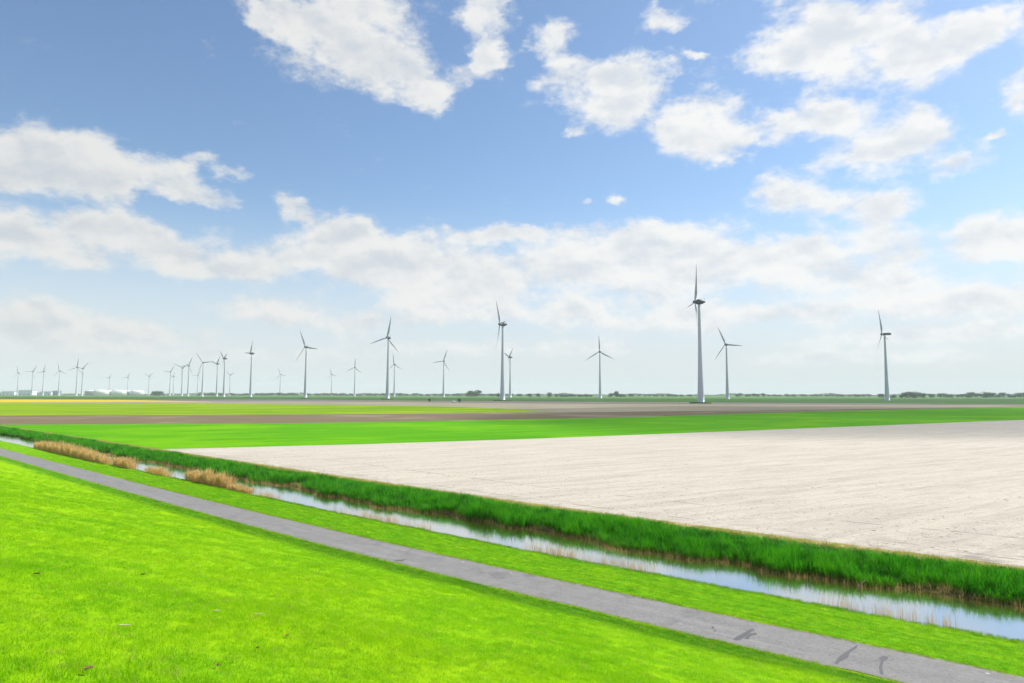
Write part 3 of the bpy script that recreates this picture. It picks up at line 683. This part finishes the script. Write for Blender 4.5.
T = [ # picture place of the hub, rotor turn away from the viewer, one blade's direction in the picture
 (18.5, 373, 60, -.1, 1, 'e', 'faint hazy wind turbine, leftmost of all on the horizon'),
 (33, 372, 35, -1, .1, 'e', 'faint wind turbine with a blade flat to the left, second from left'),
 (44, 371.7, 50, .25, 1, 'e', 'faint wind turbine, third from the left edge, one blade up'),
 (59.8, 371, 40, -.15, 1, 'e', 'hazy wind turbine, fourth from the left, left of the crossed pair'),
 (77.6, 367.6, 40, .15, 1, 'e', 'left turbine of the crossed pair beside the white tanks'),
 (83, 368.7, 35, .62, .75, 'e', 'right turbine of the crossed pair beside the white tanks'),
 (109.7, 378, 50, .4, .8, 'e', 'very faint wind turbine rising behind the middle white tank'),
 (128, 377.4, 40, -1, -.05, 'e', 'very faint wind turbine rising above the rightmost white tank'),
 (149.4, 376.3, 45, -.7, .5, 'e', 'small faint wind turbine just right of the white tanks'),
 (170.6, 372, 35, -1, .2, 'e', 'pale wind turbine with a blade to the left, first of the left cluster'),
 (174, 376.7, 65, .2, .7, 'e', 'shortest pale wind turbine, second of the left cluster'),
 (182.7, 368, 30, -.87, .55, 'e', 'grey wind turbine with a blade raised to the left, third of the left cluster'),
 (189, 365.8, 35, .38, .92, 'e', 'grey wind turbine with a blade raised steeply right, fourth of the left cluster'),
 (198, 375.4, 30, -1, .03, 'e', 'pale wind turbine half hidden low behind taller ones in the left cluster'),
 (203.4, 362.6, 30, -.53, .85, 'e', 'wind turbine with wide spread blades, tallest rotor of the left cluster'),
 (217.7, 363.8, 62, .4, .9, 'e', 'slim wind turbine between the wide spread one and the dark headed one'),
 (225, 358.5, 72, -.35, .9, 'e', 'dark headed wind turbine at the right end of the left cluster'),
 (230.3, 375, 40, .9, .45, 'e', 'faint short wind turbine just right of the dark headed one'),
 (251.8, 353.4, 72, -.5, .12, 'e', 'single wind turbine with one blade to the left, right of the left cluster'),
 (280.5, 374.4, 30, -.28, .95, 'e', 'faint small wind turbine between two taller ones, left of centre'),
 (306.4, 347, 42, -.28, .96, 'e', 'tall wind turbine with three spread blades, third tallest left of centre'),
 (331.8, 374.4, 45, -.2, .95, 'e', 'faintest small wind turbine between the two tall ones left of centre'),
 (355, 367.5, 25, .08, 1, 'e', 'small wind turbine with an upright blade, left of the tallest left one'),
 (388.4, 337.8, 38, .20, .98, 'e', 'tallest wind turbine left of centre, blade leaning right at top'),
 (394.6, 364.5, 40, .85, -.5, 'e', 'small wind turbine close behind the tallest one left of centre'),
 (443.8, 361.2, 28, .34, .94, 'e', 'small wind turbine above the two dark round bushes'),
 (502.7, 324.3, 78, -30, 0, 'd', 'tall wind turbine at the centre with its rotor seen edge on'),
 (510.2, 357.2, 66, -.55, .6, 'e', 'short wind turbine just right of the tall central one'),
 (599.8, 351.7, 12, -.03, 1, 'e', 'wind turbine standing alone right of centre with a symmetric Y rotor'),
 (699, 301.9, 80, 29, 0, 'd', 'nearest and tallest wind turbine of all, on the right'),
 (726.3, 344.4, 28, -.35, .93, 'e', 'wind turbine just right of the nearest tallest one'),
 (884.6, 334.2, 74, -.06, 1, 'b', 'wind turbine farthest right with a long box shaped nacelle')]
for q in T: turbine(*q, near=(q[1] < 340))

# grassy pads round the nearest towers
for px, hy, rad in ((699, 301.9, 11), (502.7, 324.3, 12), (388.4, 337.8, 11), (306.4, 347, 10), (251.8, 353.4, 9)):
    r = view_ray(px, hy); t_ = (HUB - HCAM) / r.z
    V, Fc = lathe([(rad, -.1), (rad * .93, .7), (rad * .8, 1.15), (4.0, 1.3)], 28)
    V = [(x * (1 + .06 * math.sin(5 * math.atan2(y, x))), y * (1 + .06 * math.cos(4 * math.atan2(y, x))), z * (1 + .2 * math.sin(3 * x))) for x, y, z in V]
    o = put_mesh('turbine_mound', V, Fc, M['dark_crop'], smooth=True); o.location = (r.x * t_, r.y * t_, 0); o['kind'] = 'structure'

# ------------------------------------------------------------------ storage tanks and sheds by the harbour
def base_at(px, dist):
    r = view_ray(px, HZ); t_ = dist / r.y; return r.x * t_, r.y * t_
def tank(px, dist, rad, h, label, mat):
    x, y = base_at(px, dist)
    root = bpy.data.objects.new('storage_tank', None); col.objects.link(root); root.location = (x, y, 0)
    o = put_mesh('shell', *lathe([(rad, 0), (rad, h)], 48), mat, root)
    for f in o.data.polygons[:48]: f.use_smooth = True
    put_mesh('roof', *lathe([(rad * 1.003, h - .01), (rad * .8, h + 2.2), (rad * .5, h + 4.0), (rad * .2, h + 4.9), (.1, h + 5.1)], 48), M['tank_white'], root, smooth=True)
    for k in range(3):
        zz = h * (k + 1) / 4
        put_mesh('wind_girder', *lathe([(rad + .05, zz - .35), (rad + .6, zz - .35), (rad + .6, zz + .35), (rad + .05, zz + .35)], 48, cap=False), M['tank_grey'], root)
    tag(root, label, 'tank', 'storage tanks on the horizon')
tank(91, 3350, 27, 20, 'grey tank standing for the shaded left side of the left white tank', M['tank_grey'])  # grey body stands for shade on the left white tank
tank(101, 3200, 33, 21, 'large white storage tank, leftmost of the three white ones', M['tank_white'])
tank(110, 3500, 24, 19, 'grey tank standing for the shaded left side of the middle white tank', M['tank_grey'])  # shaded side of the middle white tank, built as a grey body
tank(119, 3250, 31, 21, 'white storage tank in the middle of the three white ones', M['tank_white'])
tank(128, 3550, 22, 19, 'grey tank standing for the shaded left side of the right white tank', M['tank_grey'])  # shade on the right white tank, put in as a grey body
tank(137, 3300, 30, 20, 'white storage tank at the right end of the tank row', M['tank_white'])
def shed(px0, px1, dist, h, mat, label, name='warehouse'):
    x0, y0 = base_at(px0, dist); x1, y1 = base_at(px1, dist); L = math.hypot(x1 - x0, y1 - y0)
    root = bpy.data.objects.new(name, None); col.objects.link(root); root.location = ((x0 + x1) / 2, (y0 + y1) / 2, 0); root.rotation_euler.z = math.atan2(y1 - y0, x1 - x0)
    dp = min(60, L * .6)
    V = [(-L/2, 0, 0), (L/2, 0, 0), (L/2, dp, 0), (-L/2, dp, 0), (-L/2, 0, h), (L/2, 0, h), (L/2, dp, h), (-L/2, dp, h)]
    put_mesh('wall', V, [(0, 1, 5, 4), (1, 2, 6, 5), (2, 3, 7, 6), (3, 0, 4, 7)], mat, root)
    e = 1.0
    put_mesh('roof', [(-L/2 - e, -e, h), (L/2 + e, -e, h), (L/2 + e, dp + e, h), (-L/2 - e, dp + e, h), (-L/2 - e, dp/2, h + 4), (L/2 + e, dp/2, h + 4)], [(0, 1, 5, 4), (2, 3, 4, 5), (1, 2, 5), (3, 0, 4), (3, 2, 1, 0)], M['tank_grey'], root)
    for k in range(3):
        cx = L * (k - 1) * .3
        put_mesh('door', [(cx - 3, -.15, 0), (cx + 3, -.15, 0), (cx + 3, -.15, 6), (cx - 3, -.15, 6), (cx - 3, .1, 0), (cx + 3, .1, 0), (cx + 3, .1, 6), (cx - 3, .1, 6)], [(0, 1, 2, 3), (1, 5, 6, 2), (4, 0, 3, 7), (3, 2, 6, 7)], M['tank_grey'], root)
    tag(root, label, 'warehouse', 'warehouses on the left horizon')
shed(1, 14, 3500, 17, M['shed_white'], 'pale warehouse at the far left edge of the horizon')
shed(17, 31, 3300, 22, M['shed_white'], 'tall white warehouse below the leftmost wind turbines')
shed(39, 51, 3400, 16, M['shed_white'], 'low white warehouse right of the tall white one')
shed(52.5, 59, 3200, 19, M['shed_blue'], 'blue grey warehouse left of the tank row')

# ------------------------------------------------------------------ trees along the horizon
def tree_meshes(seed, h, w):
    r = random.Random(seed); V, Fc = [], []
    lobes = [(r.uniform(-.5, .5) * w * .6, r.uniform(-.5, .5) * w * .6, h * r.uniform(.22, .78), w * r.uniform(.22, .36)) for _ in range(12)] + [(0, 0, h * .62, w * .36)]
    for lx, ly, lz, lr in lobes:
        for _ in range(70):
            d = Vector((r.gauss(0, 1), r.gauss(0, 1), r.gauss(0, 1))).normalized() * lr * r.uniform(.55, 1.05)
            p = Vector((lx, ly, lz)) + d; p.z = min(max(p.z, h * .02), h)
            a = Vector((r.gauss(0, 1), r.gauss(0, 1), r.gauss(0, 1))).normalized(); b = a.cross(d if d.length > .01 else Vector((0, 0, 1))).normalized()
            sz = r.uniform(.35, .9) * h * .085; b0 = len(V)
            V += [p - a * sz, p + b * sz * .7, p + a * sz, p - b * sz * .7]; Fc.append((b0, b0 + 1, b0 + 2, b0 + 3))
    crown = bpy.data.meshes.new('crown'); crown.from_pydata([tuple(v) for v in V], [], Fc); crown.materials.append(M['foliage'])
    tv, tf = lathe([(w * .05, -.2), (w * .035, h * .3), (w * .02, h * .6)], 8)
    for k in range(4):
        a = k * 1.57 + r.random(); b0 = len(tv); top = (math.cos(a) * w * .28, math.sin(a) * w * .28, h * .62); bs = (0, 0, h * .28)
        tv += [(bs[0] - .012 * w, bs[1], bs[2]), (bs[0] + .012 * w, bs[1], bs[2]), (bs[0], bs[1] + .012 * w, bs[2]), top]
        tf += [(b0, b0 + 1, b0 + 3), (b0 + 1, b0 + 2, b0 + 3), (b0 + 2, b0, b0 + 3)]
    trunk = bpy.data.meshes.new('trunk'); trunk.from_pydata(tv, [], tf); trunk.materials.append(M['bark'])
    return crown, trunk
TREES = [tree_meshes(i, 10.0, w) for i, w in enumerate((8, 10, 12, 14, 9, 11))]
def tree(px, dist, h, wmul, label, group, name='tree', cat='tree'):
    x, y = base_at(px, dist); k = random.randrange(6); cr, tr = TREES[k]
    root = bpy.data.objects.new(name, None); col.objects.link(root); root.location = (x, y, 0)
    h *= 1.0 if cat == 'bush' else 1.25; f = h / 10.0; root.scale = (f * wmul, f * wmul, f); root.rotation_euler.z = random.uniform(0, 6.28)
    child('crown', cr, root); child('trunk', tr, root)
    tag(root, label, cat, group); return root
def hedge(px0, px1, n, dist, h0, h1, wm, label):
    """a far hedge that reads as one hazy mass"""
    V, Fc = [], []
    for i in range(n):
        px = px0 + (px1 - px0) * (i + .5) / n + random.uniform(-.4, .4) * (px1 - px0) / n
        x, y = base_at(px, dist * random.uniform(.96, 1.05)); f = random.uniform(h0, h1) / 8; w = f * wm * random.uniform(.85, 1.3); cr, tr = random.choice(TREES)
        for me in (cr, tr):
            b0 = len(V); V += [(x + v.co.x * w, y + v.co.y * w, v.co.z * f) for v in me.vertices]; Fc += [tuple(b0 + k for k in p.vertices) for p in me.polygons]
    tag(put_mesh('far_hedge', V, Fc, M['foliage']), label, 'hedge', kind='stuff')
ORD = ['first', 'second', 'third', 'fourth', 'fifth', 'sixth', 'seventh', 'eighth', 'ninth', 'tenth']
def row(px0, px1, n, dist, h0, h1, wm, label, group):
    for i in range(n):
        px = px0 + (px1 - px0) * (i + .5) / n + random.uniform(-.4, .4) * (px1 - px0) / n
        tree(px, dist * random.uniform(.96, 1.05), random.uniform(h0 * .7, h1 * 1.1), wm * random.uniform(.7, 1.3), ORD[i] + ' tree from the left in ' + label, group)
tree(429.4, 745, 4.3, .85, 'dark round bush at the field edge, left of the two', 'round bushes by the stubble field', 'bush', 'bush')
tree(459.3, 720, 4.5, .75, 'dark round bush at the field edge, right of the two', 'round bushes by the stubble field', 'bush', 'bush')
row(151, 162, 5, 2700, 11, 14, 1.5, 'the small dark clump right of the white tanks', 'clump right of the tanks')
row(467, 478, 5, 2200, 12, 17, 1.3, 'the big rounded grove behind the right round bush', 'rounded grove near the centre')
tree(498.5, 2000, 9, 1.2, 'single dark tree against the foot of the tall central turbine', 'lone trees on the horizon')
tree(530, 1900, 8.5, 1.1, 'small round lone tree, leftmost of three right of the central turbine', 'lone trees on the horizon')
tree(538, 1950, 9, .9, 'small lone tree, middle of three right of the central turbine', 'lone trees on the horizon')
tree(549.5, 1900, 11, 1.0, 'dark round lone tree, rightmost of three right of the central turbine', 'lone trees on the horizon')
hedge(556, 592, 10, 2100, 5, 8, 1.7, 'low shrubby hedge left of the Y rotor turbine')
row(608, 625, 6, 2100, 8, 11, 1.4, 'the grove right of the Y rotor turbine', 'grove right of the Y rotor turbine')
tree(616.5, 2080, 15, .8, 'tallest tree in the grove right of the Y rotor turbine', 'lone trees on the horizon')
hedge(626, 690, 13, 2500, 5, 8, 1.9, 'low hazy hedge between the Y rotor turbine and the nearest one')
row(735, 765, 7, 2400, 8, 12, 1.6, 'the hazy row right of the nearest turbine pair', 'hedge right of the nearest turbine')
hedge(766, 872, 20, 2700, 6, 9, 2.0, 'low hazy hedge between the nearest turbine and the farthest right one')
row(876, 902, 6, 1750, 6, 9, 1.4, 'the row at the foot of the farthest right turbine', 'trees at the right turbine')
row(903, 926, 7, 1800, 10, 13.5, 1.25, 'the tall grove right of the farthest right turbine', 'tall grove on the right')
row(927, 958, 7, 2000, 7, 10, 1.5, 'the lower hedge between the two right groves', 'lower hedge on the right')
row(960, 992, 8, 1900, 10, 14, 1.3, 'the second grove towards the right edge', 'second grove on the right')
row(994, 1030, 9, 2000, 8, 12, 1.5, 'the last row at the right edge of the horizon', 'last trees on the right')
hedge(198, 300, 24, 2900, 6, 11, 2.0, 'low hazy hedge along the horizon below the left turbines')
hedge(308, 465, 34, 2900, 6, 10, 2.1, 'low hazy hedge along the horizon left of the rounded grove')
hedge(479, 528, 12, 2700, 6, 9, 1.9, 'low hazy hedge behind the tall central turbine')
# the wood beyond, one hazy mass
V, Fc = [], []
for i in range(9000):
    px = rng.uniform(-60, 1090); dist = rng.uniform(4200, 5200); x, y = base_at(px, dist)
    h = max(1.0, (6.5 + 4 * math.sin(px * .07) + 3 * math.sin(px * .19 + 1)) * rng.uniform(.1, 1.15)); b0 = len(V); w = rng.uniform(4, 9); a = rng.uniform(0, 3.14)
    ca, sa = math.cos(a) * w, math.sin(a) * w
    V += [(x - ca, y - sa, h), (x + ca * .3, y + sa * .3, h - w * .5), (x + ca, y + sa, h + .5), (x - ca * .2, y + sa * .4, h + w * .45)]; Fc.append((b0, b0 + 1, b0 + 2, b0 + 3))
tag(put_mesh('distant_wood', V, Fc, M['foliage']), 'hazy far wood along the whole horizon', 'wood', kind='stuff')

# white wrapped bale beside the right bush
g0 = ground(453.5, 402.4)
V, Fc = lathe([(.05, -2.3), (1.1, -2.3), (1.35, -2.0), (1.4, 0), (1.35, 2.0), (1.1, 2.3), (.05, 2.3)], 18)
o = put_mesh('wrapped_bale', [(z * .75, y * .6, x * .6 + .8) for x, y, z in V], Fc, M['shed_white'], smooth=True); o.location = g0
tag(o, 'long white wrapped bale on the ground beside the right round bush', 'bale')

# ------------------------------------------------------------------ small things
def on_slope(px, py):
    r = view_ray(px, py)
    t_ = .004
    for _ in range(4000):
        p = r * t_; x_, y_, z_ = p.x, p.y, HCAM + p.z
        s_, n_ = to_sn((x_, y_))
        if z_ <= float(land_z(s_, n_)): break
        t_ += .00004
    return Vector((x_, y_, z_))
def leaf(px, py, L, w, mat, name, label, cat, grp):
    c = on_slope(px, py); V, Fc = [], []; L *= .8; w *= .8
    K = 6
    for k in range(K + 1):
        u = k / K; ww = w * math.sin(math.pi * (.06 + .88 * u)) ** .7 / 2; zz = .01 + .10 * L * (u - .5) ** 2 * 2
        V += [((u - .5) * L, -ww, zz + ww * .5), ((u - .5) * L, 0, zz), ((u - .5) * L, ww, zz + ww * .45), ((u - .5) * L, 0, zz - .006)]
    for k in range(K):
        b = 4 * k
        for i in range(4):
            j = (i + 1) % 4; Fc.append((b + i, b + j, b + 4 + j, b + 4 + i))
    Fc += [(3, 2, 1, 0), (4 * K, 4 * K + 1, 4 * K + 2, 4 * K + 3)]
    o = put_mesh(name, V, Fc, mat); o.location = c + Vector((0, 0, .04)); o.rotation_euler = (.15, .1, random.uniform(0, 3.1) if name == 'dead_leaf' else R(15))
    tag(o, label, cat, grp)
for px, py, L, lb in ((36.6, 577, .15, 'nearest the left edge of the picture'), (142.7, 577, .13, 'level with and right of the leftmost leaf'), (88, 674, .10, 'at the bottom left corner'),
                      (217, 670, .09, 'at the bottom, middle of the lower leaves'), (257, 652, .10, 'just up right of the bottom middle one'), (287, 639, .10, 'lower one of the two farthest right'), (289.5, 609.6, .11, 'upper one of the two farthest right')):
    leaf(px, py, L, L * .65, M['leaf'], 'dead_leaf', 'small brown dead leaf on the dike grass, ' + lb, 'leaf', 'dead leaves on the grass')
leaf(124.5, 629.5, .17, .035, M['straw'], 'dry_straw', 'pale dry straw blade lying on the grass, leftmost of three', 'straw', 'straw on the grass')
leaf(217, 614, .14, .03, M['straw'], 'dry_straw', 'pale dry straw blade lying on the grass, middle of three', 'straw', 'straw on the grass')
leaf(259, 617, .17, .03, M['straw'], 'dry_straw', 'pale dry straw blade lying on the grass, rightmost of three', 'straw', 'straw on the grass')
# a branch leaning out of the water
def stick(name, pts, r0, mat):
    V, Fc = [], []
    for k, p in enumerate(pts):
        rr = r0 * (1 - .7 * k / (len(pts) - 1))
        for i in range(6): V.append((p[0] + rr * math.cos(i * 1.047), p[1] + rr * math.sin(i * 1.047), p[2] + rr * .3 * math.sin(i * 1.047)))
    for k in range(len(pts) - 1):
        for i in range(6): j = (i + 1) % 6; Fc.append((k * 6 + i, k * 6 + j, k * 6 + 6 + j, k * 6 + 6 + i))
    Fc.append(tuple(range(6))[::-1]); Fc.append(tuple((len(pts) - 1) * 6 + i for i in range(6)))
    return put_mesh(name, V, Fc, mat, smooth=True)
c = ground(857, 591, -.85)
o = stick('branch', [(0, 0, -.2), (.10, .03, .1), (.24, .05, .3), (.46, .06, .52)], .05, M['wood']); o.location = c
tag(o, 'thin pale dead branch leaning out of the canal by the reeds', 'branch')

# ------------------------------------------------------------------ a cumulus above, out of the picture, shading the far fields
def cloud(center_ground, rx, ry, alt, dens):
    base = Vector(center_ground) + SUNV * (alt / SUNV.z)
    bm = bmesh.new(); bmesh.ops.create_icosphere(bm, subdivisions=5, radius=1.0)
    for v in bm.verts:
        d = v.co.normalized(); f = math.atan2(d.y, d.x)
        k = 1 + .10 * math.sin(2 * f + .8) + .07 * math.sin(3 * f + 2) + .05 * math.sin(7 * f) + .03 * math.sin(11 * f + 1)
        lump = 1 + .16 * math.sin(7 * d.x + 3 * d.y) + .12 * math.sin(9 * d.y - 5 * d.x)
        v.co = Vector((d.x * rx * k, d.y * ry * k, math.copysign(abs(d.z) ** 1.7, d.z) * (100 if d.z > 0 else 25) * lump))
    me = bpy.data.meshes.new('cloud'); bm.to_mesh(me); bm.free()
    m_, t = material('cloud_volume'); t.n.clear(); out = t.new('ShaderNodeOutputMaterial')
    pv = t.new('ShaderNodeVolumePrincipled'); pv.inputs['Color'].default_value = (1, 1, 1, 1); pv.inputs['Density'].default_value = dens
    t.l.new(pv.outputs[0], out.inputs['Volume'])
    me.materials.append(m_)
    o = bpy.data.objects.new('cloud', me); col.objects.link(o); o.location = base
    o['kind'] = 'structure'; return o
cloud((235, 345, 0), 255, 235, 900, .006)

# ------------------------------------------------------------------ the hazy air over the polder
a_ = math.atan2(ES[1], ES[0])
V = [(x_, y_, z_) for z_ in (-2.4, 170) for x_, y_ in ((-9300, -1200), (9300, -1200), (9300, 10600), (-9300, 10600))]
V = [(x_ * ES[0] + y_ * EN[0], x_ * ES[1] + y_ * EN[1], z_) for x_, y_, z_ in V]
m, t = material('haze_air'); t.n.clear(); out = t.new('ShaderNodeOutputMaterial')
pv = t.new('ShaderNodeVolumePrincipled'); pv.inputs['Color'].default_value = (.90, .94, 1, 1); pv.inputs['Density'].default_value = 0.9e-4
t.l.new(pv.outputs[0], out.inputs['Volume'])
hz = put_mesh('haze', V, [(0, 3, 2, 1), (4, 5, 6, 7), (0, 1, 5, 4), (1, 2, 6, 5), (2, 3, 7, 6), (3, 0, 4, 7)], m); hz['kind'] = 'stuff'
bm = bmesh.new(); bm.from_mesh(hz.data); bmesh.ops.recalc_face_normals(bm, faces=bm.faces); bm.to_mesh(hz.data); bm.free()
